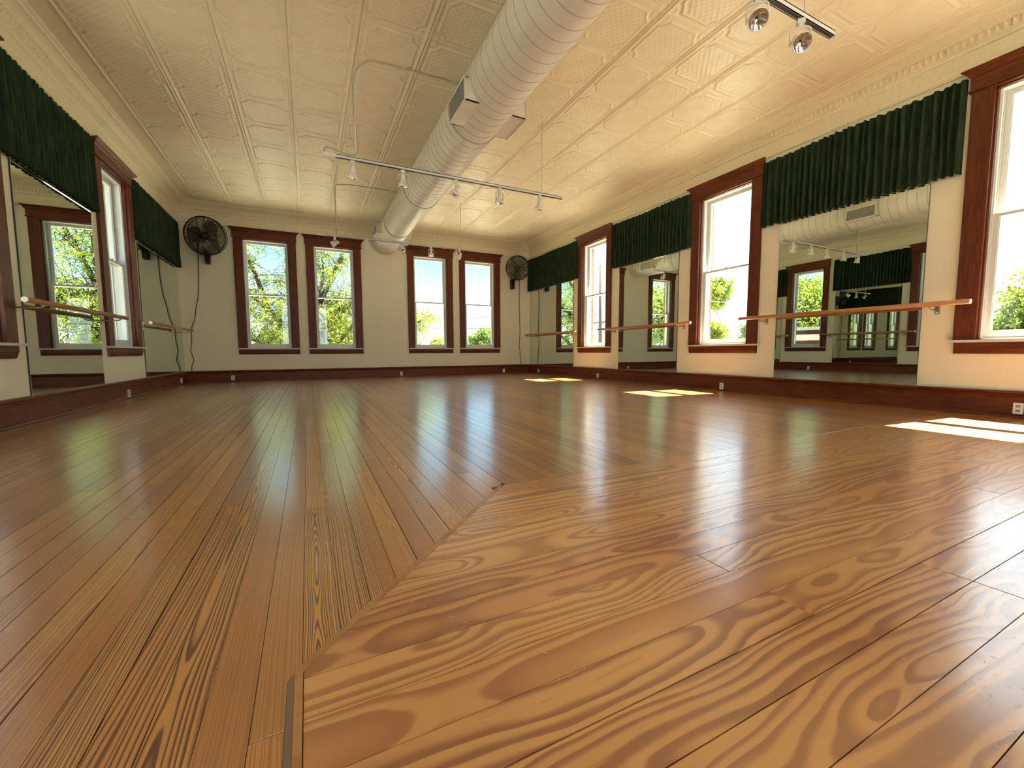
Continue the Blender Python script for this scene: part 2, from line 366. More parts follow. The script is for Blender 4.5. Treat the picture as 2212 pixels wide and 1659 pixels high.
# crown mouldings
crown = [(0, 4.165), (.03, 4.17), (.03, 4.19), (.012, 4.21), (.012, 4.47), (.04, 4.485), (.05, 4.51), (.05, 4.535), (.075, 4.55), (.10, 4.60), (.115, 4.64),
         (.13, 4.645), (.135, 4.66), (.19, 4.70), (.25, 4.73), (.29, 4.74), (.30, 4.765), (.34, 4.78), (.35, 4.801), (0, 4.801)]
for i, (T, s0, s1, lb) in enumerate(((TB, XL, XR, 'cream crown moulding along the top of the far wall'), (TR, YF, YB, 'cream crown moulding above the sunny wall'),
                                     (TL, YF, YB, 'cream crown moulding above the shaded wall'), (TFr, XL, XR, 'cream crown moulding behind the viewpoint'))):
    t_ = MB().sweep(crown, s0, s1, T).build('trim_%d' % (i + 1), M['crown']); tag(t_, lb, 'moulding', kind='structure')
    # row of small pressed leaves on the sloping band
    if i < 3:
        lf = MB(); n = int((s1 - s0 - .5) / .085)
        for k in range(n):
            sc = s0 + .25 + k * .085
            lf.add([T(sc - .03, -.078, 4.552), T(sc + .03, -.078, 4.552), T(sc + .022, -.12, 4.625), T(sc, -.135, 4.64), T(sc - .022, -.12, 4.625), T(sc, -.135, 4.585)],
                   [(0, 1, 5), (1, 2, 5), (2, 3, 5), (3, 4, 5), (4, 0, 5)], True)
        o = lf.build('leaf_band', M['crown'], t_); o['kind'] = 'stuff'

# ---------------------------------------------------------------- baseboards
base = [(0, ZBB), (.085, ZBB), (.10, ZBB - .012), (.10, ZBB - .03), (.075, ZBB - .05), (.062, ZBB - .085), (.055, ZBB - .10), (.055, ZF + .05), (.055, ZF), (0, ZF)]
shoe = [(.055, ZF + .05), (.075, ZF + .042), (.088, ZF + .022), (.09, ZF), (.055, ZF)]
for nm, T, s0, s1, lb in (('baseboard_back', TB, XL, XR, 'tall dark red wooden baseboard under the far windows'), ('baseboard_right', TR, YF, YB, 'tall reddish wooden baseboard under the sunny wall'),
                          ('baseboard_left', TL, YF, YB, 'tall brown wooden baseboard under the shaded wall'), ('baseboard_front', TFr, XL, XR, 'wooden baseboard behind the viewpoint')):
    o = tag(MB().sweep(base, s0, s1, T).build(nm, M['wood_h']), lb, 'baseboard', kind='structure')
    MB().sweep(shoe, s0, s1, T).build('shoe_moulding', M['wood_h'], o)

# ---------------------------------------------------------------- windows
def window(n, T, a, label):
    c = a + WO
    root = empty('window_%d' % n, T(a + WO / 2, 0, ZST)); tag(root, label, 'window', kind='structure')
    q = lambda A, B, nm, m, par=root: MB().box(A, B, T).build(nm, m, par)
    q((a, -.055, ZST), (a + CW, 0, ZIN + .04), 'side_casing', M['wood_v'])
    q((c - CW, -.055, ZST), (c, 0, ZIN + .04), 'side_casing', M['wood_v'])
    h = MB().box((a - .02, -.065, ZIN + .03), (c + .02, 0, ZIN + .235), T); h.box((a + CW, -.055, ZIN), (c - CW, 0, ZIN + .04), T)
    h.box((a - .035, -.085, ZIN + .03), (c + .035, 0, ZIN + .055), T)
    h.build('head_casing', M['wood_h'], root)
    # flared cornice cap, mitred
    cp = MB(); pr = [(0, ZIN + .235), (.07, ZIN + .235), (.09, ZIN + .255), (.10, ZIN + .285), (.135, ZIN + .32), (.15, ZIN + .33), (.15, ZCO), (0, ZCO)]
    vs = []; nn = len(pr)
    for sg, e0 in ((-1, a), (1, c)):
        for d, z in pr: vs.append(T(e0 + sg * (.02 + max(0, d - .07) * 1.1), -d, z))
    cp.add(vs, [(i, (i + 1) % nn, (i + 1) % nn + nn, i + nn) for i in range(nn)] + [tuple(range(nn))[::-1], tuple(range(nn, 2 * nn))])
    cp.build('cornice', M['wood_h'], root)
    # stool and apron
    MB().box((a - .04, -.12, ZST - .038), (c + .04, .0, ZST), T).box((a + CW, 0, ZST - .038), (c - CW, .16, ZST), T).build('stool', M['stool'], root)
    ap = [(0, ZST - .038), (.062, ZST - .038), (.062, ZST - .12), (.05, ZST - .135), (.05, ZST - .15), (.03, ZST - .19), (.022, ZST - .21), (0, ZST - .21)]
    MB().sweep(ap, a, c, T, 0.35).build('apron', M['wood_h'], root)
    i0, i1 = a + CW, c - CW
    # inner wooden stop then white jambs
    st = MB()
    for x0, x1 in ((i0, i0 + .022), (i1 - .022, i1)): st.box((x0, .0, ZST), (x1, .06, ZIN), T)
    st.box((i0, 0, ZIN - .022), (i1, .06, ZIN), T); st.build('stop_bead', M['wood_v'], root)
    jb = MB()
    for x0, x1, sg in ((i0 - .01, i0 + .03, 1), (i1 - .03, i1 + .01, -1)):
        jb.box((x0, .06, ZST - .04), (x1, .34, ZIN + .01), T)
        xx = (x1, x1 + .018) if sg > 0 else (x0 - .018, x0)
        jb.box((xx[0], .075, ZST), (xx[1], .10, ZIN), T); jb.box((xx[0], .315, ZST), (xx[1], .34, ZIN), T)
        jb.box((xx[0], .19, ZST), (xx[1], .205, ZIN), T)
    jb.box((i0, .06, ZIN - .03), (i1, .34, ZIN + .01), T); jb.box((i0, .06, ZST - .04), (i1, .40, ZST + .03), T)
    jb.build('jamb', M['white'], root)
    ZM = 1.985
    def sash(nm, d0, z0, z1, rb, rt):
        p, r = i0 + .032, i1 - .032; sw = .072; t = .085
        m_ = MB().box((p, d0, z0), (p + sw, d0 + t, z1), T).box((r - sw, d0, z0), (r, d0 + t, z1), T)
        m_.box((p + sw, d0, z0), (r - sw, d0 + t, z0 + rb), T).box((p + sw, d0, z1 - rt), (r - sw, d0 + t, z1), T)
        for x0, x1 in ((p + sw, p + sw + .012), (r - sw - .012, r - sw)): m_.box((x0, d0 + .015, z0 + rb), (x1, d0 + t - .015, z1 - rt), T)
        so = m_.build(nm, M['white'], root)
        MB().box((p + sw - .01, d0 + .038, z0 + rb - .01), (r - sw + .01, d0 + .046, z1 - rt + .01), T).build('pane', M['glass'], so)
        return so, p, r
    sash('lower_sash', .102, ZST + .03, ZM + .022, .115, .045)
    MB().box(((i0 + i1) / 2 - .04, .085, ZM + .022), ((i0 + i1) / 2 + .04, .13, ZM + .04), T).build('sash_lock', M['stool'], root)
    sash('upper_sash', .215, ZM - .022, ZIN - .03, .045, .075)
    return root
wl = ['tall window at the far end of the back wall, beside the dark fan', 'tall back-wall window beside the duct, tree trunk outside', 'tall back-wall window right of the duct, drooping leaves outside', 'tall back-wall window with clear sky and wire outside']
k = 1
for (a, _), lb in zip(back_w, wl): window(k, TB, a, lb); k += 1
for a, lb in zip(right_w, ['sunny wall window with the utility pole outside', 'middle window of the sunny wall, tree low outside', 'nearest window of the sunny wall, cut off by the picture edge', 'sunny wall window behind the viewpoint']):
    window(k, TR, a, lb); k += 1
for a, lb in zip(left_w, ['steeply seen shaded wall window between two green valances', 'shaded wall window cut off at the left picture edge', 'shaded wall window just behind the picture edge', 'shaded wall window behind the viewpoint']):
    window(k, TL, a, lb); k += 1

for (a, _), lb in zip(back_w, ['first added window of the unseen wall behind the viewpoint', 'second added window of the unseen wall behind the viewpoint', 'third added window of the unseen wall behind the viewpoint', 'fourth added window of the unseen wall behind the viewpoint']):  # windows added to the unseen wall to let more light in
    window(k, TFr, a, lb); k += 1

# ---------------------------------------------------------------- floor planks
fl = tag(MB().box((XL - .3, YF - .3, ZF - .3), (XR + .3, YB + .3, ZF - .034)).build('floor', M['subfloor'], loc=(0, 0, ZF)), 'polished pine plank floor laid in two directions', 'floor', kind='structure')
planks = []     # (polygon, seed, along axis, material)
rng = random.Random(5)
def clip(poly, a, b_, c):
    """keep a*x+b*y>=c"""
    outp = []; n = len(poly)
    for i in range(n):
        p, q = poly[i], poly[(i + 1) % n]; dp, dq = a * p[0] + b_ * p[1] - c, a * q[0] + b_ * q[1] - c
        if dp >= 0: outp.append(p)
        if dp * dq < 0: t = dp / (dp - dq); outp.append((p[0] + (q[0] - p[0]) * t, p[1] + (q[1] - p[1]) * t))
    return outp
SL = 1.025
n_ = math.hypot(SL, 1); hw = 0.0155
# diagonal: y = 1.475 + SL*(x-0.012); strips half width hw
cd = 1.475 - SL * 0.012
YT = 2.745
XC = (YT - cd) / SL
# cross planks: 0.1735 wide, right of the strips, below YT
P = 0.1735; row = 0
joints = {2: [(2.54 + 5 * .865)], 7: [2.54, 7.73], 8: [1.675, 6.86], 10: [1.675, 6.0], 12: [2.54, 6.86], 13: [4.27]}
y = YT
while y - P > YF + .05:
    ya, yb = y - P, y
    js = [-0.06]; g_ = 0
    if row in joints: js += joints[row]
    else:
        x_ = 1.675 + .865 * rng.choice([1, 2, 3, 4]) if row < 14 else .8 + .865 * rng.randint(0, 3)
        if row < 8: x_ = 3.4 + .865 * rng.randint(0, 3)
        while x_ < XR - 1: js.append(x_); x_ += .865 * rng.choice([4, 5, 6])
    js.append(XR)
    if row >= 14: js[0] = -0.045
    g_ = rng.uniform(.0012, .0034)
    for i in range(len(js) - 1):
        po = [(js[i] + .0012, ya + g_), (js[i + 1] - .0012, ya + g_), (js[i + 1] - .0012, yb - .0008), (js[i] + .0012, yb - .0008)]
        po = clip(po, 1, 0, -0.0495)
        po = clip(po, SL, -1, -cd + hw * n_)       # right of the diagonal strip
        if len(po) >= 3: planks.append((po, (rng.random(), rng.random(), rng.random()), 0, 'plank_cross'))
    y -= P; row += 1
yend = y
# depth planks
Q = 0.1222
col = 0; jy0 = 2.384
xs = []
x = -0.0535
while x > XL: xs.append((x - Q, x)); x -= Q
x = -0.0535
while x < XR: xs.append((x, x + Q)); x += Q
fixedj = {(-1): [2.786], 0: [2.88, 7.2], -6: [2.786, 6.9], -8: [3.195, 8.1], -10: [2.384, 7.5], -5: [5.2], -2: [5.6], -3: [6.4], 1: [4.9], 3: [3.6, 9.0]}
fixedj.pop(-1)
for xa, xb in xs:
    ci = round((xa + 0.0535) / Q)
    js = [YF]
    if ci in fixedj: js += fixedj[ci]; last = js[-1] + .4 * rng.choice([9, 11, 13])
    else:
        if ci < 0: js.append(jy0 - .4 * rng.choice([2, 3, 4, 5, 6, 7]) + 0); last = js[-1] + .4 * rng.choice([8, 10, 12, 13])
        else: last = jy0 + .4 * rng.randint(1, 12)
    while last < YB - 1: js.append(last); last += .4 * rng.choice([7, 9, 11, 13])
    js.append(YB)
    g_ = rng.choice([.0008, .0012, .0018, .0032])
    for i in range(len(js) - 1):
        po = [(xa + g_, js[i] + .001), (xb - .0008, js[i] + .0012), (xb - .0008, js[i + 1] - .0012), (xa + g_, js[i + 1] - .001)]
        if xa > -0.06:
            po = clip(po, -SL, 1, cd + hw * n_) if xa < XC else po
            if xb > XC - .02: po = clip(po, 0, 1, YT + .001)
        
        if ci == -1 and js[i] < 1.39:   # the plank beside the corner is notched round the strips
            if js[i + 1] > 1.5: po = [po[0], (-.0945, po[0][1]), (-.0945, 1.362), (-.0765, 1.392), (po[1][0], 1.394), po[2], po[3]]
            else: po = clip(po, -1, 0, 0.0945)
        sd = {(0, 0): (.141, .90, .52), (1, 0): (.142, .80, .66), (-3, 0): (.141, .10, .56)}.get((ci, i), None) if js[i] < 2 else None
        if len(po) >= 3: planks.append((po, sd or (rng.random(), rng.random(), rng.random()), 1, 'plank_depth'))
def seenness(po):
    x0, x1 = min(p[0] for p in po), max(p[0] for p in po); y0, y1 = min(p[1] for p in po), max(p[1] for p in po); t = 0
    nx, ny = max(1, int((x1 - x0) / .12)), max(1, int((y1 - y0) / .12))
    for i in range(nx):
        for j in range(ny):
            X, Y = x0 + (i + .5) * (x1 - x0) / nx, y0 + (j + .5) * (y1 - y0) / ny
            d = X * f_[0] + Y * f_[1] + .0794
            if d < .1: continue
            a_, b__ = (X * r_[0] + Y * r_[1] + .00455) / d * 895.6, (X * u_[0] + Y * u_[1] - .99684) / d * 895.6
            if abs(a_) < 1106 and abs(b__) < 829.5: t += (x1 - x0) * (y1 - y0) / nx / ny / d ** 3
    return t
def plank_data(group):
    V, F, UVs, SD = [], [], [], []
    for po, sd, ax, _ in group:
        n = len(po); tl = (sd[0] - .5) * .0008
        mb = MB().prism(po, ZF - .03, ZF + tl, ch=.0022)
        o = len(V); V += [(v[0] * S, v[1] * S, (v[2] - ZF) * S) for v in mb.v]
        cx = min(p[0] for p in po) if ax else (min(p[1] for p in po) + max(p[1] for p in po)) / 2
        cx = (min(p[0] for p in po) + max(p[0] for p in po)) / 2 if ax else cx
        for f in mb.f:
            F.append(tuple(i + o for i in f))
            for i in f:
                v = mb.v[i]; UVs += [((v[1] if ax else v[0]) * S), ((v[0] if ax else v[1]) - cx) * S]; SD += list(sd)
    return V, F, UVs, SD
def plank_obj(name, group, m):
    V, F, UVs, SD = plank_data(group); me = bpy.data.meshes.new(name); me.from_pydata(V, [], F)
    me.uv_layers.new(name='UVMap').data.foreach_set('uv', UVs)
    at = me.attributes.new('seed', 'FLOAT_VECTOR', 'CORNER'); at.data.foreach_set('vector', SD)
    me.materials.append(m); me.update()
    o = bpy.data.objects.new(name, me); COL.objects.link(o); o.parent = fl; return o
planks.sort(key=lambda p: -seenness(p[0]))
NP = 292
for p in planks[:NP]: plank_obj('plank', [p], M[p[3]])
rest = planks[NP:]
for key in ('plank_cross', 'plank_depth'):
    o = plank_obj('far_plank_field', [p for p in rest if p[3] == key], M[key]); o['kind'] = 'stuff'
# border strips where the two directions meet
M['border'] = noisy('border_wood', (0.44, 0.22, 0.085), (0.34, 0.155, 0.058), 14, .25, .05)
def strip(po, m, ax=1):
    o = plank_obj('border_strip', [(po, (.3, .35, .4), ax, '')], m); return o
x0 = -0.053 + .004; yA = 1.398
nx_, ny_ = -SL / n_ * hw, 1 / n_ * hw
A_ = (x0 - .012, cd + SL * (x0 - .012)); B_ = (XC + .01, cd + SL * (XC + .01))
strip([(A_[0] + nx_ , A_[1] + ny_), (A_[0] - nx_, A_[1] - ny_), (B_[0] - nx_, B_[1] - ny_), (B_[0] + nx_, B_[1] + ny_)], M['border'])
strip([(-.0745, yend), (-.0515, yend), (-.0515, yA), (-.0745, yA - .004)], M['border'])
sc_ = MB(); rs = random.Random(9)      # a line of pale dents in the wide planks
for k in range(12):
    t = k / 11; px_, py_ = .262 + t * .405, 1.708 - t * .585
    if k in (1, 9): continue
    L_ = rs.uniform(.008, .017); dx_, dy_ = .57 * L_, -.82 * L_; wv = rs.uniform(.0009, .0018)
    sc_.prism([(px_ - dx_, py_ - dy_), (px_ + wv, py_ + wv), (px_ + dx_, py_ + dy_), (px_ - wv, py_ - wv)], ZF, ZF + .0008)
o = sc_.build('scuff_marks', mat('pale_scuff', (.60, .36, .17), .35), fl); o['kind'] = 'stuff'
s3 = plank_obj('border_strip', [([(-.0935, yend), (-.0755, yend), (-.0755, yA - .005), (-.0935, yA - .03)], (.1, .1, .1), 1, '')], M['tape']); s3['label'] = 'narrow grey-brown filler strip'

# ---------------------------------------------------------------- mirrors
def mirror(T, s0, s1, label, seams=()):
    root = empty('wall_mirror', T((s0 + s1) / 2, 0, ZBB)); tag(root, label, 'mirror', 'mirrors between the windows')
    cuts = [s0] + list(seams) + [s1]
    for a, c in zip(cuts[:-1], cuts[1:]):
        o = MB().box((a + .003, -.022, ZBB + .012), (c - .003, -.004, ZVB - .012), T).build('mirror_sheet', M['mirror'], root)
    MB().box((s0, -.018, ZBB + .004), (s1, -.001, ZVB), T).build('backing', M['mirror_edge'], root)
    MB().box((s0, -.035, ZBB + .002), (s1, -.0, ZBB + .016), T).build('bottom_channel', M['chrome'], root)
    MB().box((s0, -.035, ZVB - .022), (s1, -.0, ZVB - .002), T).build('top_channel', M['chrome'], root)
mirror(TR, 3.244, 5.636, 'large wall mirror under the longest green valance, nearest on the sunny wall')
mirror(TR, 8.33, 10.74, 'middle wall mirror of the sunny wall, between two windows')
mirror(TR, 13.34, 16.70, 'corner wall mirror of the sunny wall, beside the far fan', (15.76,))
mirror(TL, 8.4055, 10.80, 'wall mirror of the shaded wall reflecting a far window')
mirror(TL, 13.2, 16.60, 'corner wall mirror of the shaded wall with a barre before it', (15.5,))
mirror(TL, 3.6, 6.0, 'wall mirror of the shaded wall outside the picture')

# ---------------------------------------------------------------- pleated valances
def valance(T, s0, s1, label):
    root = empty('curtain_valance', T((s0 + s1) / 2, 0, ZVT)); tag(root, label, 'curtain', 'dark green pleated valances above the mirrors')
    r = random.Random(int(s0 * 100)); n = int((s1 - s0) / .0105); cols = []
    ph = r.random() * 6; ds = (s1 - s0) / n
    kk = 2 * math.pi / .105; am = .045; tgt = kk; tam = am
    for i in range(n + 1):
        if i % 9 == 0: tgt = 2 * math.pi / r.uniform(.085, .16); tam = r.uniform(.040, .066)
        kk += (tgt - kk) * .25; am += (tam - am) * .2; ph += kk * ds
        w_ = math.sin(ph); cols.append((s0 + i * ds, .080 + am * (abs(w_) ** .75 * (1 if w_ > 0 else -1)) + .006 * math.sin(ph * 2.3 + 1), ph))
    zr = [0, .02, .06, .2, .4, .6, .8, .95, 1.0]; b = MB(); vs = []
    for i, (sx, d, p_) in enumerate(cols):
        tz = ZVT + .012 * math.sin(sx * 3.1) + .012 * math.sin(p_ * .5) ; bz = ZVB + .004 * math.sin(p_)
        for t in zr:
            fl_ = 1.0 if t > .1 else .55 + 4.5 * t
            dd = .080 + (d - .080) * fl_ * (1 + .15 * math.sin(t * 5 + sx * 2)) + .012 * t
            vs.append(T(sx + .006 * math.sin(t * 6 + p_ * .3), -dd, tz + (bz - tz) * t))
    nz = len(zr); fs = [(i * nz + j, i * nz + j + 1, (i + 1) * nz + j + 1, (i + 1) * nz + j) for i in range(n) for j in range(nz - 1)]
    b.add(vs, fs, True)
    # returns to the wall at each end
    for i in (0, n):
        sx, d, _ = cols[i]; rv = []
        for j, t in enumerate(zr):
            rv.append(vs[i * nz + j]); q = vs[i * nz + j]; w_ = T(sx, -.004, 0); rv.append((w_[0], w_[1], q[2]))
        b.add(rv, [(2 * j, 2 * j + 1, 2 * j + 3, 2 * j + 2) for j in range(nz - 1)], True)
    b.build('pleated_fabric', M['fabric'], root, fix=False)
    MB().box((s0 + .01, -.03, ZVT - .10), (s1 - .01, -.002, ZVT - .03), T).build('mounting_board', M['wood_h'], root)
valance(TR, 2.896, 5.985, 'longest dark green pleated valance, above the nearest mirror on the sunny wall')
valance(TR, 7.93, 10.985, 'dark green pleated valance above the middle mirror of the sunny wall')
valance(TR, 13.03, 16.79, 'dark green pleated valance over the corner mirror beside the far fan')
valance(TL, 8.16, 10.875, 'dark green pleated valance cut off at the left picture edge')
valance(TL, 12.975, 16.69, 'dark green pleated valance of the shaded wall, in the far corner')
valance(TL, 3.35, 6.05, 'dark green pleated valance of the shaded wall, outside the picture')

# ---------------------------------------------------------------- ballet barres
def barre(T, s0, s1, plates, label):
    zb = .708; off = -.30; r = .038
    root = empty('ballet_barre', T((s0 + s1) / 2, off, zb)); tag(root, label, 'ballet barre', 'wooden ballet barres across the mirrors')
    MB().tube([T(s0 + .012, off, zb), T(s1 - .012, off, zb)], r, 16).build('rail', M['bar'], root)
    for e0, sg in ((s0, 1), (s1, -1)):
        MB().tube([T(e0, off, zb), T(e0 + sg * .006, off, zb), T(e0 + sg * .013, off, zb)], [r * .86, r, r * 1.01], 16).build('end_cap', M['bar_end'], root)
    for p_ in plates:
        m_ = MB().box((p_ - .028, -.016, zb - .14), (p_ + .028, -.001, zb + .04), T)
        m_.tube([T(p_, -.012, zb - .075), T(p_, -.2, zb - .075), T(p_, -.25, zb - .072), T(p_, -.29, zb - .055), T(p_, off - .002, zb - .03)], .012, 8)
        m_.box((p_ - .035, off - .02, zb - .042), (p_ + .035, off + .02, zb - .034), T)
        bk = m_.build('bracket', M['steel'], root)
        for zz in (zb - .12, zb + .02): MB().tube([T(p_, -.015, zz), T(p_, -.02, zz)], .008, 8).build('screw', M['chrome'], bk)
barre(TR, 2.592, 6.30, (3.05, 5.846), 'long wooden barre before the nearest mirror of the sunny wall')
barre(TR, 7.642, 11.44, (8.107, 10.916), 'wooden barre before the middle mirror of the sunny wall')
barre(TR, 12.78, 16.72, (13.163, 16.55), 'wooden barre before the corner mirror beside the far fan')
barre(TL, 7.78, 11.25, (8.228, 10.92), 'wooden barre across the shaded wall mirror and window')
barre(TL, 12.68, 16.66, (13.195, 16.52), 'wooden barre in the far shaded corner, behind a hanging cord')
barre(TL, 2.9, 6.5, (3.4, 6.05), 'wooden barre of the shaded wall, outside the picture')

# ---------------------------------------------------------------- outlets on the baseboards
def outlet(T, sc, zc, label):
    root = empty('power_outlet', T(sc, -.055, zc)); tag(root, label, 'outlet', 'outlets on the baseboards')
    MB().box((sc - .045, -.085, zc - .075), (sc + .045, -.056, zc + .075), T).build('box', M['box'], root)
    ch = .008
    pl = MB().prism([(sc - .05 + ch, zc - .08), (sc + .05 - ch, zc - .08), (sc + .05, zc - .08 + ch), (sc + .05, zc + .08 - ch), (sc + .05 - ch, zc + .08), (sc - .05 + ch, zc + .08), (sc - .05, zc + .08 - ch), (sc - .05, zc - .08 + ch)],
                    -.096, -.085, lambda a, b_, c_: T(a, c_, b_)).build('cover_plate', M['outlet'], root)
    for zz in (zc + .032, zc - .032):
        po = [(sc + .024 * math.cos(t), zz + min(.019, max(-.019, .026 * math.sin(t)))) for t in [k * math.pi / 8 for k in range(16)]]
        f = MB().prism(po, -.100, -.096, lambda a, b_, c_: T(a, c_, b_)).build('receptacle', M['outlet_face'], root)
        for dx in (-.009, .009): MB().box((sc + dx - .002, -.1015, zz - .004), (sc + dx + .002, -.100, zz + .012), T).build('slot', M['dark'], f)
    MB().tube([T(sc, -.096, zc), T(sc, -.0995, zc)], .005, 8).build('screw', M['chrome'], root)
outlet(TB, -2.30, -.865, 'small grey outlet box below the leftmost far window')
outlet(TB, 3.33, -.875, 'small outlet box on the far baseboard, beneath the duct')
outlet(TB, 7.84, -.870, 'small outlet box on the far baseboard near the sunny corner')
outlet(TR, 15.91, -.875, 'small outlet box on the sunny baseboard under the corner mirror')
outlet(TR, 11.72, -.872, 'small outlet box below the window with the pole outside')
outlet(TR, 6.85, -.885, 'outlet box below the middle window of the sunny wall')
outlet(TR, 2.09, -.855, 'white duplex outlet plate near the picture edge, nearest of all')
outlet(TL, 11.76, -.880, 'outlet box below the steeply seen shaded wall window')
outlet(TL, 16.01, -.868, 'outlet box in the far shaded corner')

# ---------------------------------------------------------------- spiral duct
DX, DZ, DR = 2.845, 4.205, .470
root = empty('air_duct', (DX, YF, DZ)); tag(root, 'large cream painted round spiral air duct running under the ceiling', 'duct')
joins = [YF, -2.4, 1.2, 7.28, 11.05, 14.1, YB - .002]
for a, c in zip(joins[:-1], joins[1:]):
    pr = []; n = max(1, round((c - a) / .2075)); st = (c - a) / n
    for i in range(n):
        y0 = a + i * st
        pr += [(DR, y0 + .004), (DR, y0 + .012), (DR, y0 + st - .022), (DR, y0 + st - .016), (DR + .003, y0 + st - .012), (DR + .003, y0 + st - .004)]
    pr = [(DR + .014, a), (DR + .014, a + .03)] + pr
    T_ = lambda x_, y_, z_: (DX + x_, z_ + .0 * x_, DZ + y_)
    sh = .10
    T2 = lambda x_, y_, z_: (DX + x_, z_ + sh * math.atan2(y_, x_) / math.pi * 1.0, DZ + y_)
    MB().lathe(pr, 72, T_).build('duct_section', M['duct'], root, fix=False)
    # thin dark line in each lap of the spiral seam
    sm_ = MB()
    for i in range(n):
        yy = a + (i + 1) * st - .0165
        sm_.lathe([(DR + .0008, yy - .006), (DR + .0035, yy + .0015)], 72, T_)
    o = sm_.build('seam', M['seam'], root, fix=False); o['kind'] = 'stuff'
def vent(side, y0, y1, z0, z1, xo, label_):
    xs_ = DX + side * DR * .6; xe = xo
    m_ = MB()
    fw = .035
    # short box neck then a flanged frame
    lo, hi = min(xs_, xe), max(xs_, xe)
    m_.box((lo, y0 + .02, z0 + .02), (hi, y0 + .035, z1 - .02)).box((lo, y1 - .035, z0 + .02), (hi, y1 - .02, z1 - .02))
    m_.box((lo, y0 + .02, z0 + .02), (hi, y1 - .02, z0 + .035)).box((lo, y0 + .02, z1 - .035), (hi, y1 - .02, z1 - .02))
    vb = m_.build('vent_box', M['duct'], root); vb['label'] = label_
    f_b = MB(); a, c = (xe - .012, xe) if side > 0 else (xe, xe + .012)
    a, c = (xe, xe + .012) if side > 0 else (xe - .012, xe)
    f_b.box((a, y0, z0), (c, y0 + fw, z1)).box((a, y1 - fw, z0), (c, y1, z1)).box((a, y0 + fw, z0), (c, y1 - fw, z0 + fw)).box((a, y0 + fw, z1 - fw), (c, y1 - fw, z1))
    f_b.build('grille_frame', M['duct'], vb)
    g_ = MB(); n = int((y1 - y0 - 2 * fw) / .026)
    for i in range(n):
        yy = y0 + fw + (i + .5) * (y1 - y0 - 2 * fw) / n
        g_.add([(a, yy - .009, z0 + fw), (c, yy + .002, z0 + fw), (c, yy + .002, z1 - fw), (a, yy - .009, z1 - fw)], [(0, 1, 2, 3)])
        g_.box((a, yy - .003, z0 + fw), (c, yy + .003, z1 - fw))
    g_.build('louver', M['grille'], vb)
    MB().box((xe - side * .03 - .001, y0 + .03, z0 + .03), (xe - side * .03 + .001, y1 - .03, z1 - .03)).build('dark_backing', M['dark'], vb)  # plain dark sheet closing the box behind the louvers
vent(-1, 6.27, 7.07, 3.82, 4.20, 2.315, 'grille box on the shaded side of the duct')
vent(1, 6.42, 7.20, 3.86, 4.22, 3.435, 'grille box on the sunny side of the duct')
vent(-1, 14.75, 15.5, 3.97, 4.33, 2.24, 'far grille box on the shaded side of the duct')
vent(1, 15.1, 15.9, 3.90, 4.28, 3.47, 'far grille box on the sunny side of the duct')
hr = MB()
for yy, dx in ((6.9, -.14), (2.0, -.14), (11.2, -.14), (14.2, -.14), (15.9, -.2), (-1.5, -.14)):
    MB().tube([(DX + dx, yy, DZ + DR * .9), (DX + dx, yy, ZC + .01)], .008, 6).build('hanger_rod', M['conduit'], root)
for yy in (2.0, 7.5, 14.2):
    MB().lathe([(DR + .001, yy), (DR + .012, yy), (DR + .012, yy + .05), (DR + .001, yy + .05)], 60, T_).build('hanger_band', M['duct'], root, fix=False)

# ---------------------------------------------------------------- track lights
def track(y, cable, label, pole_l):
    z = 3.36; x0, x1 = .40, 5.17
    root = empty('track_rail', ((x0 + x1) / 2, y, z)); tag(root, label, 'track light rail', 'white lighting tracks hung across the room')
    m_ = MB(); hw_, hh = .03, .026
    m_.box((x0, y - hw_, z - hh), (x1, y - hw_ + .008, z + hh)).box((x0, y + hw_ - .008, z - hh), (x1, y + hw_, z + hh)).box((x0, y - hw_, z + hh - .010), (x1, y + hw_, z + hh))
    m_.box((x0, y - hw_, z - hh), (x1, y - .020, z - hh + .006)).box((x0, y + .020, z - hh), (x1, y + hw_, z - hh + .006))
    m_.build('rail', M['fixture'], root)
    MB().box((x0 + .02, y - .021, z - hh + .004), (x1 - .004, y + .021, z - hh + .010)).build('slot', M['fix_dark'], root)
    MB().box((x0 - .03, y - .034, z - .03), (x0 + .16, y + .034, z + .03)).build('feed_box', M['fixture'], root)
    MB().box((x1, y - .032, z - .028), (x1 + .012, y + .032, z + .028)).build('end_cap', M['fixture'], root)
    MB().tube([(4.67, y, z + hh), (4.67, y, ZC)], .010, 8).lathe([(.03, ZC - .018), (.03, ZC)], 12, lambda a, b_, c_: (4.67 + a, y + b_, c_)).build('hanger_rod', M['fixture'], root)
    c_ = MB().tube(cable, .0115, 8)
    c_.build('conduit', M['conduit'], root)
    MB().tube([(.90, y - .02, z + hh), (.90, y - .02, ZC)], .008, 6).build('hanger_rod', M['fixture'], root)
def smooth_path(pts, n=6):
    P_ = [Vector(p) for p in pts]; P_ = [P_[0] * 2 - P_[1]] + P_ + [P_[-1] * 2 - P_[-2]]; o = []
    for i in range(1, len(P_) - 2):
        for k in range(n):
            t = k / n; a, b_, c_, d_ = P_[i - 1:i + 3]
            o.append(.5 * ((2 * b_) + (-a + c_) * t + (2 * a - 5 * b_ + 4 * c_ - d_) * t * t + (-a + 3 * b_ - 3 * c_ + d_) * t ** 3))
    return o + [P_[-2]]
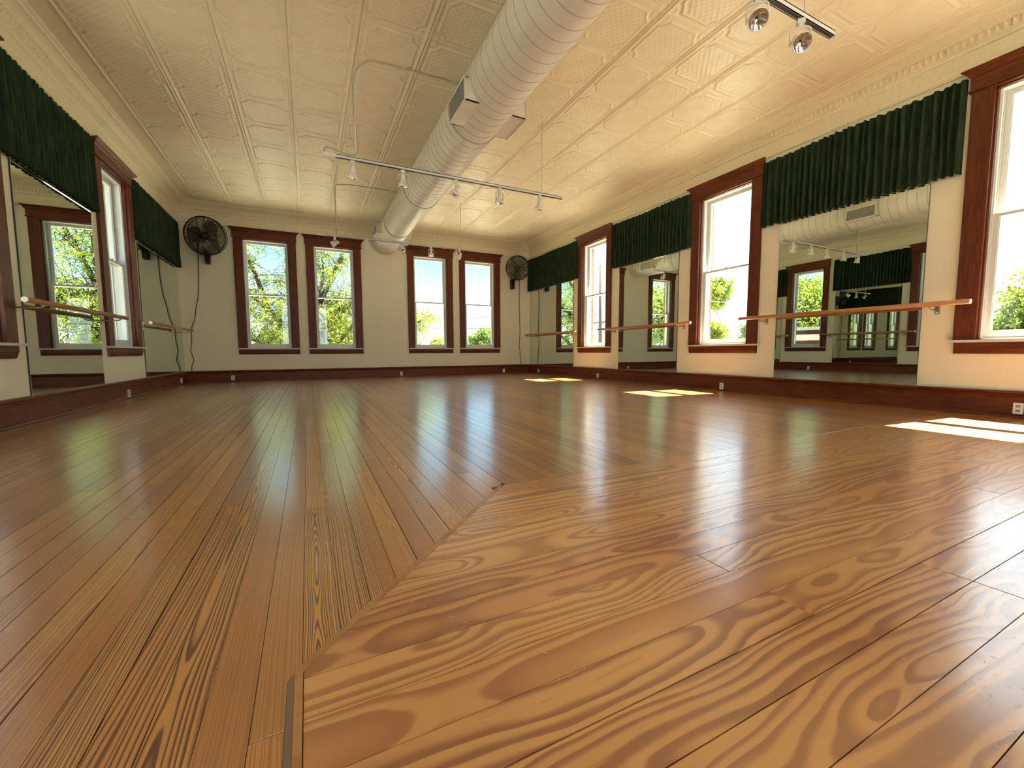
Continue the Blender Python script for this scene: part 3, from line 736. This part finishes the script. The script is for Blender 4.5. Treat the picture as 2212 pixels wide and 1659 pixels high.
def cable(y, yc, loop=True):
    if not loop: return smooth_path([(2.66, yc - .05, 4.70), (2.55, yc - .02, 4.77), (1.82, yc, 4.782), (1.30, yc + .04, 4.782), (1.05, yc + .10, 4.775), (.92, y - .08, 4.74), (.885, y, 4.62), (.88, y, 4.2), (.88, y, 3.7), (.88, y, 3.40)])
    return smooth_path([(2.66, yc - .05, 4.70), (2.55, yc - .02, 4.77), (1.82, yc, 4.782), (1.35, yc + .02, 4.782), (1.08, yc + .10, 4.78), (.93, y - .2, 4.76), (.885, y - .06, 4.66), (.88, y, 4.4),
                        (.90, y, 4.0), (.93, y, 3.65), (.92, y, 3.48), (.86, y, 3.425), (.72, y, 3.43), (.55, y, 3.47), (.44, y, 3.485), (.39, y, 3.45), (.40, y, 3.39)])
track(8.0, cable(8.0, 7.45), 'middle hanging light track, with a looping grey conduit at its end', '')
track(13.28, cable(13.28, 13.08, False), 'far hanging light track, across the tops of the far windows', '')
track(2.72, cable(2.72, 2.2), 'nearest hanging light track, cut off by the top picture edge', '')

def make_spot():
    root = empty('spotlight', (0, 0, 0))
    MB().box((-.035, -.024, -.05), (.035, .024, 0)).box((-.02, -.018, -.075), (.02, .018, -.05)).build('adapter', M['fixture'], root)
    # gimbal yoke: two side arms joined on top
    y_ = MB()
    for sg in (-1, 1):
        y_.add([(sg * .088, -.014, -.10), (sg * .095, -.014, -.10), (sg * .095, .014, -.10), (sg * .088, .014, -.10),
                (sg * .088, -.014, -.25), (sg * .095, -.014, -.25), (sg * .095, .014, -.25), (sg * .088, .014, -.25)],
               [(0, 1, 2, 3), (4, 7, 6, 5), (0, 4, 5, 1), (1, 5, 6, 2), (2, 6, 7, 3), (3, 7, 4, 0)])
    for sg in (-1, 1):
        y_.add([(0, -.014, -.075), (0, .014, -.075), (sg * .07, .014, -.08), (sg * .07, -.014, -.08), (sg * .095, .014, -.105), (sg * .095, -.014, -.105),
                (0, -.014, -.083), (0, .014, -.083), (sg * .066, .014, -.088), (sg * .066, -.014, -.088), (sg * .088, .014, -.108), (sg * .088, -.014, -.108)],
               [(0, 1, 2, 3), (3, 2, 4, 5), (6, 9, 8, 7), (9, 11, 10, 8), (0, 3, 9, 6), (3, 5, 11, 9), (1, 7, 8, 2), (2, 8, 10, 4)])
    y_.build('yoke', M['fixture'], root)
    hd = MB().lathe([(.0, .115), (.034, .113), (.040, .10), (.040, .03), (.046, .01), (.046, .0), (.060, -.012), (.082, -.055), (.090, -.075), (.090, -.095), (.084, -.097), (.080, -.085)], 28)
    for sg in (-1, 1): hd.tube([(sg * .05, 0, -.03), (sg * .10, 0, -.03)], .012, 8)
    h = hd.build('lamp_housing', M['fixture'], root, fix=False)
    h.location = (0, 0, -.205 * S)
    rf = MB().lathe([(.014, -.035), (.045, -.055), (.070, -.072), (.0795, -.088)], 28).build('reflector', M['reflector'], root, fix=False); rf.parent = h
    ln = MB().lathe([(.0795, -.087), (.060, -.094), (.03, -.098), (.0, -.099)], 28).build('lens', M['lens'], root, fix=False); ln.parent = h
    return root
proto = make_spot(); first = True
XS = (.84, 1.71, 2.735, 3.665, 4.615)
posn = ['leftmost', 'second', 'middle', 'fourth', 'rightmost']
tilt = {8.0: [(.25, .1, .2), (.15, -.1, -.3), (.5, .0, 1.3), (.15, .05, .3), (.35, .1, .5)],
        13.28: [(1.2, .0, 1.2), (.3, .0, .1), (-.9, .0, .3), (.1, 0, 0), (.8, .0, .4)],
        2.72: [(.6, 0, .4), (.5, 0, -.3), (.4, 0, .2), (-.75, 0, -.75), (-.80, 0, -.70)]}
tn = {8.0: 'middle', 13.28: 'far', 2.72: 'nearest'}
for y in (8.0, 13.28, 2.72):
    for i, x in enumerate(XS):
        if y == 2.72 and i == 3: x = 3.93
        o = proto if first else copy_tree(proto); first = False
        o.location = W((x, y, 3.334)); t = tilt[y][i]; o.rotation_euler = (0, 0, t[2])
        for ch in o.children:
            if ch.name.startswith('lamp_housing'): ch.rotation_euler = (t[0], 0, 0)
            if ch.name.startswith('yoke'): ch.rotation_euler = (0, 0, 0)
        pos = posn[i] + (' lamp' if i in (1, 3) else ' lamp') + (' from the left' if i in (1, 3) else '')
        tag(o, 'white metal spotlight, %s of the %s ceiling track' % (pos.replace(' lamp', ''), tn[y]), 'spotlight', 'white spotlights on the %s track' % tn[y])

# ---------------------------------------------------------------- wall fans
def fan(cx, cy, cz, yaw, pitch, R_, wx, wz, cord, label):
    root = empty('wall_fan', (cx, cy, cz)); tag(root, label, 'fan', 'black industrial wall fans')
    Rm = Matrix.Rotation(yaw, 3, 'Z') @ Matrix.Rotation(pitch, 3, 'X')
    def TT(x_, y_, z_):   # local: x right, z up, y = towards back (axis)
        v = Rm @ Vector((x_, y_, z_)); return (cx + v.x, cy + v.y, cz + v.z)
    ring = lambda rr, yy, r_t, sg=48: [TT(rr * math.cos(2 * math.pi * k / sg), yy, rr * math.sin(2 * math.pi * k / sg)) for k in range(sg + 1)]
    MB().tube(ring(R_, 0, .02), .020, 8, cap=False).tube(ring(R_ * .985, .17, .01), .012, 6, cap=False).build('cage_ring', M['black'], root)
    prof = lambda q: (-.13 * (1 - (q / R_) ** 2.2))        # front dome
    m_ = MB()
    for k in range(20):
        rr = R_ * (.20 + .78 * k / 20); m_.tube(ring(rr, prof(rr), .003), .0042, 4, cap=False)
        m_.tube(ring(rr, .30 - .13 * (rr / R_) ** 2, .003), .0042, 4, cap=False)
    gw = m_.build('cage_wire', M['wire'], root); gw['kind'] = 'stuff'
    for k in range(14):
        an = 2 * math.pi * k / 14 + .1
        MB().tube([TT(q * math.cos(an), prof(q) - .004, q * math.sin(an)) for q in [R_ * t for t in (.15, .35, .55, .75, .9, 1.0)]], .0085, 5).build('cage_rib', M['black'], root)
    TX = lambda a, b_, c_: TT(a, c_, b_)
    MB().lathe([(0, -.165), (.085, -.165), (.11, -.14), (.11, -.10), (.0, -.10)], 20, TX).build('badge_hub', M['black'], root, fix=False)
    MB().lathe([(.0, -.02), (.10, -.02), (.12, .04), (.12, .30), (.14, .33), (.14, .50), (.06, .55), (0, .55)], 20, TX).build('motor', M['black'], root, fix=False)
    for k in range(3):
        vs = []; fs = []
        for i in range(9):
            t = i / 8; rr = .10 + (R_ * .88 - .10) * t; wdt = .12 + .20 * math.sin(min(1, t * 1.15) * math.pi * .8)
            for j in range(6):
                q = j / 5 - .5; an = 2 * math.pi * k / 3 + .75 + q * 2 * wdt / max(rr, .22) * .8 + .25 * t
                vs.append(TT(rr * math.cos(an), .06 + q * .14 * (1 - .4 * t) + .02 * math.cos(q * 6), rr * math.sin(an)))
        fs = [(i * 6 + j, i * 6 + j + 1, (i + 1) * 6 + j + 1, (i + 1) * 6 + j) for i in range(8) for j in range(5)]
        MB().add(vs, fs, True).build('blade', M['blade'], root, fix=False)
    # yoke arm down to the wall bracket
    a0 = TT(0, .38, 0)
    arm = MB().tube([a0, (a0[0] * .6 + wx * .4, a0[1] * .75 + (YB - .12) * .25, cz - .30), (wx, YB - .14, wz + .22)], .045, 8)
    arm.build('arm', M['black'], root)
    br = MB().prism([(wx - .085, wz + .42), (wx + .085, wz + .42), (wx + .06, wz), (wx - .06, wz)], -.20, -.002, lambda a, b_, c_: (a, YB + c_, b_))
    br.build('wall_bracket', M['black'], root)
    MB().tube(cord, .011, 6).build('cord', M['cord'], root)
def wig(pts): return smooth_path(pts, 5)
fan(-2.72, 16.02, 3.60, -.25, .20, .565, -2.80, 2.88,
    wig([(-3.02, 16.6, 3.55), (-3.06, 16.83, 3.2), (-3.08, 16.84, 2.7), (-3.10, 16.835, 2.2), (-3.14, 16.845, 1.8), (-3.21, 16.835, 1.45), (-3.26, 16.845, 1.1), (-3.37, 16.835, .75), (-3.38, 16.845, .4), (-3.42, 16.835, .05), (-3.36, 16.845, -.25), (-3.42, 16.835, -.45), (-3.43, 16.845, -.605)]),
    'black cage wall fan in the shaded far corner')
fan(8.22, 16.12, 3.54, -.38, .12, .50, 8.28, 2.74,
    wig([(8.62, 16.6, 3.4), (8.67, 16.83, 3.1), (8.66, 16.84, 2.4), (8.67, 16.845, 1.6), (8.69, 16.835, .9), (8.66, 16.845, .3), (8.70, 16.835, -.1), (8.72, 16.845, -.40), (8.76, 16.84, -.605)]),
    'black cage wall fan in the sunny far corner')

# ---------------------------------------------------------------- outdoors
tag(MB().box((-140, -60, -8.8), (200, 300, -8.4)).build('ground', noisy('pale_pavement', (0.34, 0.33, 0.29), (0.28, 0.29, 0.22), .3, .9)), 'pale street paving and lots outside', 'ground', kind='structure')
def leafmat(name, c, tr):
    m = bpy.data.materials.new(name); m.use_nodes = True; t = m.node_tree; t.nodes.clear()
    o = t.nodes.new('ShaderNodeOutputMaterial'); mx = t.nodes.new('ShaderNodeMixShader'); d = t.nodes.new('ShaderNodeBsdfDiffuse'); tl = t.nodes.new('ShaderNodeBsdfTranslucent')
    at = t.nodes.new('ShaderNodeAttribute'); at.attribute_name = 'tone'; mc = t.nodes.new('ShaderNodeMixRGB')
    mc.inputs[1].default_value = (*c, 1); mc.inputs[2].default_value = (c[0] * 1.9, c[1] * 1.45, c[2] * 1.2, 1)
    t.links.new(at.outputs['Fac'], mc.inputs[0]); t.links.new(mc.outputs[0], d.inputs[0]); t.links.new(mc.outputs[0], tl.inputs[0])
    mx.inputs[0].default_value = tr; t.links.new(d.outputs[0], mx.inputs[1]); t.links.new(tl.outputs[0], mx.inputs[2]); t.links.new(mx.outputs[0], o.inputs[0]); return m
M['leaf'] = leafmat('locust_leaf', (0.13, 0.20, 0.045), .55)
M['leaf2'] = leafmat('maple_leaf', (0.085, 0.15, 0.04), .4)
M['bark'] = noisy('bark', (0.035, 0.026, 0.02), (0.02, 0.014, 0.01), 3, .9, .4)
def leaves(name, parent, centers, nl, lw, ll, spread, m, seed, frond=True):
    r = np.random.RandomState(seed); c = np.asarray(centers); n = len(c)
    if frond:
        d = r.normal(size=(n, 3)); d[:, 2] = d[:, 2] * .35 - .45; d /= np.linalg.norm(d, axis=1, keepdims=True)
        t = np.linspace(0, 1, nl)[None, :, None]; pos = c[:, None, :] + d[:, None, :] * t * spread
        pos[:, :, 2] -= (t[:, :, 0] ** 2) * spread * .35
        side = np.cross(d, r.normal(size=(n, 3))); side /= np.linalg.norm(side, axis=1, keepdims=True)
        sg = np.where(np.arange(nl) % 2 == 0, 1, -1)[None, :, None]
        ax = side[:, None, :] * sg + d[:, None, :] * .5 + r.normal(size=(n, nl, 3)) * .25
    else:
        pos = c[:, None, :] + r.normal(size=(n, nl, 3)) * spread; ax = r.normal(size=(n, nl, 3))
    pos = pos.reshape(-1, 3); ax = ax.reshape(-1, 3); ax /= np.linalg.norm(ax, axis=1, keepdims=True)
    wv = np.cross(ax, r.normal(size=ax.shape)); wv /= np.linalg.norm(wv, axis=1, keepdims=True)
    k = len(pos); sz = r.uniform(.7, 1.3, (k, 1))
    V = np.stack([pos, pos + ax * ll * .5 * sz + wv * lw * .5 * sz, pos + ax * ll * sz, pos + ax * ll * .5 * sz - wv * lw * .5 * sz], 1).reshape(-1, 3) * S
    o0 = np.array(ORG[parent.name]) * S
    me = bpy.data.meshes.new(name); me.vertices.add(4 * k); me.vertices.foreach_set('co', (V - o0).ravel())
    me.loops.add(4 * k); me.loops.foreach_set('vertex_index', np.arange(4 * k)); me.polygons.add(k); me.polygons.foreach_set('loop_start', np.arange(0, 4 * k, 4)); me.polygons.foreach_set('loop_total', np.full(k, 4))
    at = me.attributes.new('tone', 'FLOAT', 'FACE'); at.data.foreach_set('value', np.repeat(r.random(n), nl))
    me.update(); me.validate(); me.materials.append(m)
    o = bpy.data.objects.new(name, me); COL.objects.link(o); o.parent = parent; o['kind'] = 'stuff'; ORG[o.name] = ORG[parent.name]; return o
# the big honey locust behind the far windows
r = random.Random(3)
root = empty('locust_tree', (-.2, 24.5, -8.4)); tag(root, 'airy yellow-green locust tree outside the far windows', 'tree')
tr = MB().tube(smooth_path([(-.2, 24.6, -8.4), (-.1, 24.5, -5), (.1, 24.3, -2), (.0, 24.3, -.8)]), .34, 10).build('trunk', M['bark'], root)
limbs = [[(.0, 24.3, -1.0), (.55, 24.1, .3), (.78, 24, 1.16), (.66, 24, 2.5), (.9, 24.2, 4.6), (.4, 24.4, 6.8)],
         [(.72, 24, .9), (1.03, 24, 1.75), (1.35, 24, 1.95), (1.95, 24, 2.34), (2.9, 24.2, 3.2), (3.8, 24.1, 4.4)],
         [(.0, 24.3, -1.0), (-.5, 24.1, .6), (-1.0, 24, 1.36), (-1.62, 24, 2.03), (-2.59, 24, 2.93), (-4.0, 23.8, 4.0)],
         [(-.6, 24.1, .9), (-.5, 24.3, 3), (-.75, 24.2, 6), (-1.4, 24, 7.4)],
         [(.0, 24.3, -1.0), (1.6, 24.8, .1), (3.6, 25, .7), (5.6, 24.6, 1.6), (6.7, 24.4, 2.0)],
         [(.0, 24.3, -1.0), (-1.8, 24.9, .2), (-3.6, 25.4, 1.4), (-5.6, 25.6, 2.0)],
         [(1.2, 24.7, .1), (3, 25.8, 2.2), (4.6, 26, 4.0), (5.2, 25.6, 5.2)],
         [(.66, 24, 2.5), (1.6, 24.6, 4.6), (2.6, 25, 6.8), (3.0, 25, 8.2)],
         [(-1.62, 24, 2.03), (-2.3, 24.6, 4.2), (-3.2, 25, 6.4), (-3.6, 25, 7.8)]]
cs = []; NPR = np.random.RandomState(2)
for i, l in enumerate(limbs):
    pth = smooth_path(l, 6); n = len(pth)
    MB().tube(pth, [.13 * (1 - .8 * k / n) for k in range(n)], 7).build('limb', M['bark'], root)
    tw = MB()
    for k in range(5, n, 1):
        for q in range(6):
            p_ = Vector(pth[k]); d_ = Vector((r.gauss(0, 1), r.gauss(0, 1), r.gauss(.15, .6))).normalized(); L_ = r.uniform(.6, 2.3)
            mid = p_ + d_ * L_ * .5 + Vector((0, 0, .12)); en = p_ + d_ * L_ + Vector((r.gauss(0, .2), r.gauss(0, .2), -.05))
            tw.tube([p_, mid, en], [.022, .013, .006], 4, cap=False)
            for _ in range(7): 
                t = r.uniform(.25, 1.05); b_ = p_ * (1 - t) + en * t; cs.append((b_.x + r.gauss(0, .14), b_.y + r.gauss(0, .14), b_.z + r.gauss(0, .12)))
    o = tw.build('twig', M['bark'], root, fix=False); o['kind'] = 'stuff'
leaves('foliage', root, cs, 11, .042, .11, .38, M['leaf'], 4)
def tree(x, y, ztop, rad, label, m, seed, n=420, airy=False, name='broadleaf_tree', group='trees outside the windows', nl=16, ls=1.0):
    r = random.Random(seed); root = empty(name, (x, y, -8.4)); tag(root, label, 'tree', group)
    zc = ztop - rad * .85
    MB().tube(smooth_path([(x, y, -8.4), (x + .1, y, (zc - 8.4) / 2), (x, y + .1, zc + rad * .3)], 4), .28, 8).build('trunk', M['bark'], root)
    for k in range(6):
        an = k * 1.05 + r.random(); MB().tube([(x, y, zc - rad * .3), (x + math.cos(an) * rad * .4, y + math.sin(an) * rad * .4, zc), (x + math.cos(an) * rad * .75, y + math.sin(an) * rad * .75, zc + rad * .3)], [.14, .08, .03], 5).build('limb', M['bark'], root)
    cs = []; lobes = [(r.gauss(0, .42), r.gauss(0, .42), r.uniform(-.45, .55), r.uniform(.32, .52)) for _ in range(16)]
    while len(cs) < n:
        a, b_, c_, q = r.choice(lobes); d = Vector((r.gauss(0, 1), r.gauss(0, 1), r.gauss(0, 1))).normalized() * q * r.uniform(.6, 1)
        v = Vector((a + d.x, b_ + d.y, c_ + d.z))
        if v.z > .85 or v.length > .95: continue
        cs.append((x + v.x * rad, y + v.y * rad, zc + v.z * rad))
    leaves('foliage', root, cs, nl, .22 * ls, .34 * ls, rad * .07, m, seed, frond=False)
# left side trees seen through the side windows in the mirrors
tree(-15.5, 19.3, 5.2, 3.7, 'dense bright green tree outside the shaded wall windows', M['leaf'], 21, 2200, nl=20, ls=.6)
tree(-22, 28.5, 6.0, 4.2, 'second dense green tree farther outside the shaded wall windows', M['leaf'], 22, 1400, ls=.9)
tree(-13.4, 10.2, 4.0, 3.4, 'green tree close outside the nearer shaded wall window', M['leaf'], 23, 1500, ls=.6)
tree(-12.5, 33.0, 7.6, 4.6, 'green tree standing behind the airy locust tree', M['leaf'], 24, 1900, ls=.8)
# distant row beyond the far windows
for i, (x, y, zt, rd) in enumerate([(-9, 48, 3.2, 3.2), (-2.0, 51, 2.9, 3.0), (5.0, 51, 3.5, 3.0), (11.6, 57, 2.4, 3.0), (18, 60, 1.9, 3), (24.8, 60, 3.4, 3.4), (31.5, 66, 2.2, 3.4)]):
    tree(x, y, zt, rd, ['round distant tree at the end of the row', 'low distant tree behind the locust limbs', 'full distant tree beneath the locust limbs', 'distant tree low in the third far window', 'small distant tree beside the round bushy one', 'round bushy tree low in the rightmost far window', 'low distant tree hidden past the far corner'][i], M['leaf2'] if i % 2 else M['leaf'], 40 + i, 620, ls=1.1, group='distant tree row beyond the far wall')
for i, (x, y, zt, rd, n) in enumerate([(40, 32.0, 8.2, 2.5, 500), (54, 42.6, 4.2, 2.9, 600), (57, 37, 4.3, 2.8, 600), (36, 51.5, 3.5, 3.0, 600), (31, 6.9, 3.5, 2.9, 1900), (62, 49, 4.2, 3.4, 500), (60, 17, 3.0, 3.6, 500)]):
    tree(x, y, zt, rd, ['tall tree with open crown past the middle sunny window', 'bushy tree low behind the open-crowned tree', 'dark green tree low in the middle sunny window', 'green tree beside the utility pole', 'leafy tree outside the nearest sunny window', 'distant tree behind the bushy trees of the sunny side', 'distant green tree far beyond the sunny wall'][i], M['leaf2'] if i in (2, 3) else M['leaf'], 60 + i, n, ls=.55 if i == 4 else .9, group='trees beyond the sunny wall')
# utility pole with crossarms
root = empty('utility_pole', (25, 31.75, -8.4)); tag(root, 'weathered grey wooden utility pole outside the far sunny window', 'pole')
M['polewood'] = noisy('weathered_pole', (0.10, 0.085, 0.07), (0.07, 0.06, 0.048), 6, .9, .3, (3, 3, .3))
MB().tube([(25, 31.75, -8.4), (25, 31.75, 7.95)], [.26, .20], 12).build('shaft', M['polewood'], root)
for z in (5.2, 2.6): MB().box((24.9, 30.0, z), (25.1, 33.1, z + .12)).build('crossarm', M['polewood'], root)
for yy in (30.1, 30.7, 32.3, 33.0): MB().lathe([(.05, 5.32), (.07, 5.4), (.05, 5.5), (.02, 5.55)], 8, lambda a, b_, c_: (25 + a, yy + b_, c_)).build('insulator', M['grille'], root)
for i, (a, b_) in enumerate([((25, 33.2, 5.62), (16, 70, 4.6)), ((25.2, 29.9, 5.6), (44, 22, 4.5)), ((25.35, 31.2, 4.2), (40, 27.4, 3.5)), ((24.7, 31.9, 3.4), (9, 40, 2.4))]):
    pts = [Vector(a).lerp(Vector(b_), t / 12) - Vector((0, 0, 1)) * (.7 * 4 * (t / 12) * (1 - t / 12)) for t in range(13)]
    MB().tube(pts, .03, 5).build('overhead_wire', M['black'], root)
# low neighbours
def building(x0, y0, x1, y1, zt, m, label, roofm, name='neighbour_building', clap=True):
    root = empty(name, ((x0 + x1) / 2, (y0 + y1) / 2, -8.4)); tag(root, label, 'building')
    MB().box((x0, y0, -8.4), (x1, y1, zt)).build('wall', m, root)
    MB().box((x0 - .15, y0 - .15, zt), (x1 + .15, y1 + .15, zt + .18)).build('parapet', roofm, root)
    if clap:
        n = int((zt + 2) / .34)
        for k in range(n):
            z = -2 + k * .34
            o = MB().add([(x0, y0 - .05, z), (x1, y0 - .05, z), (x1, y0, z + .34), (x0, y0, z + .34), (x1 + .05, y0, z), (x1 + .05, y1, z), (x1, y1, z + .34), (x1, y0, z + .34)], [(0, 1, 2, 3), (4, 5, 6, 7)]).build('siding_board', m, root, fix=False)
    else:
        for k in range(3):
            yy = y0 + (y1 - y0) * (k + .5) / 3; f = MB().box((x1 - .02, yy - .5, -2.4), (x1 + .06, yy + .5, -.6)).build('window', M['white'], root)
            MB().box((x1 + .055, yy - .42, -2.3), (x1 + .07, yy + .42, -.7)).build('pane', M['dark'], f)
building(-10.5, 18.6, -5.3, 21.8, 6.5, mat('blue_siding', (0.055, 0.08, 0.115), .6), 'blue-grey clapboard building outside the shaded wall window', M['white'])
building(-10.6, 12.2, -7.2, 15.0, 1.1, M['brick'], 'low brick building outside the shaded wall windows', mat('roof_membrane', (.05, .05, .055), .6), clap=False)
building(30.5, 37.5, 36, 43, 1.2, mat('white_shed', (.6, .6, .57), .6), 'low white shed beyond the utility pole', M['white'], clap=False)
bpy.context.view_layer.update()
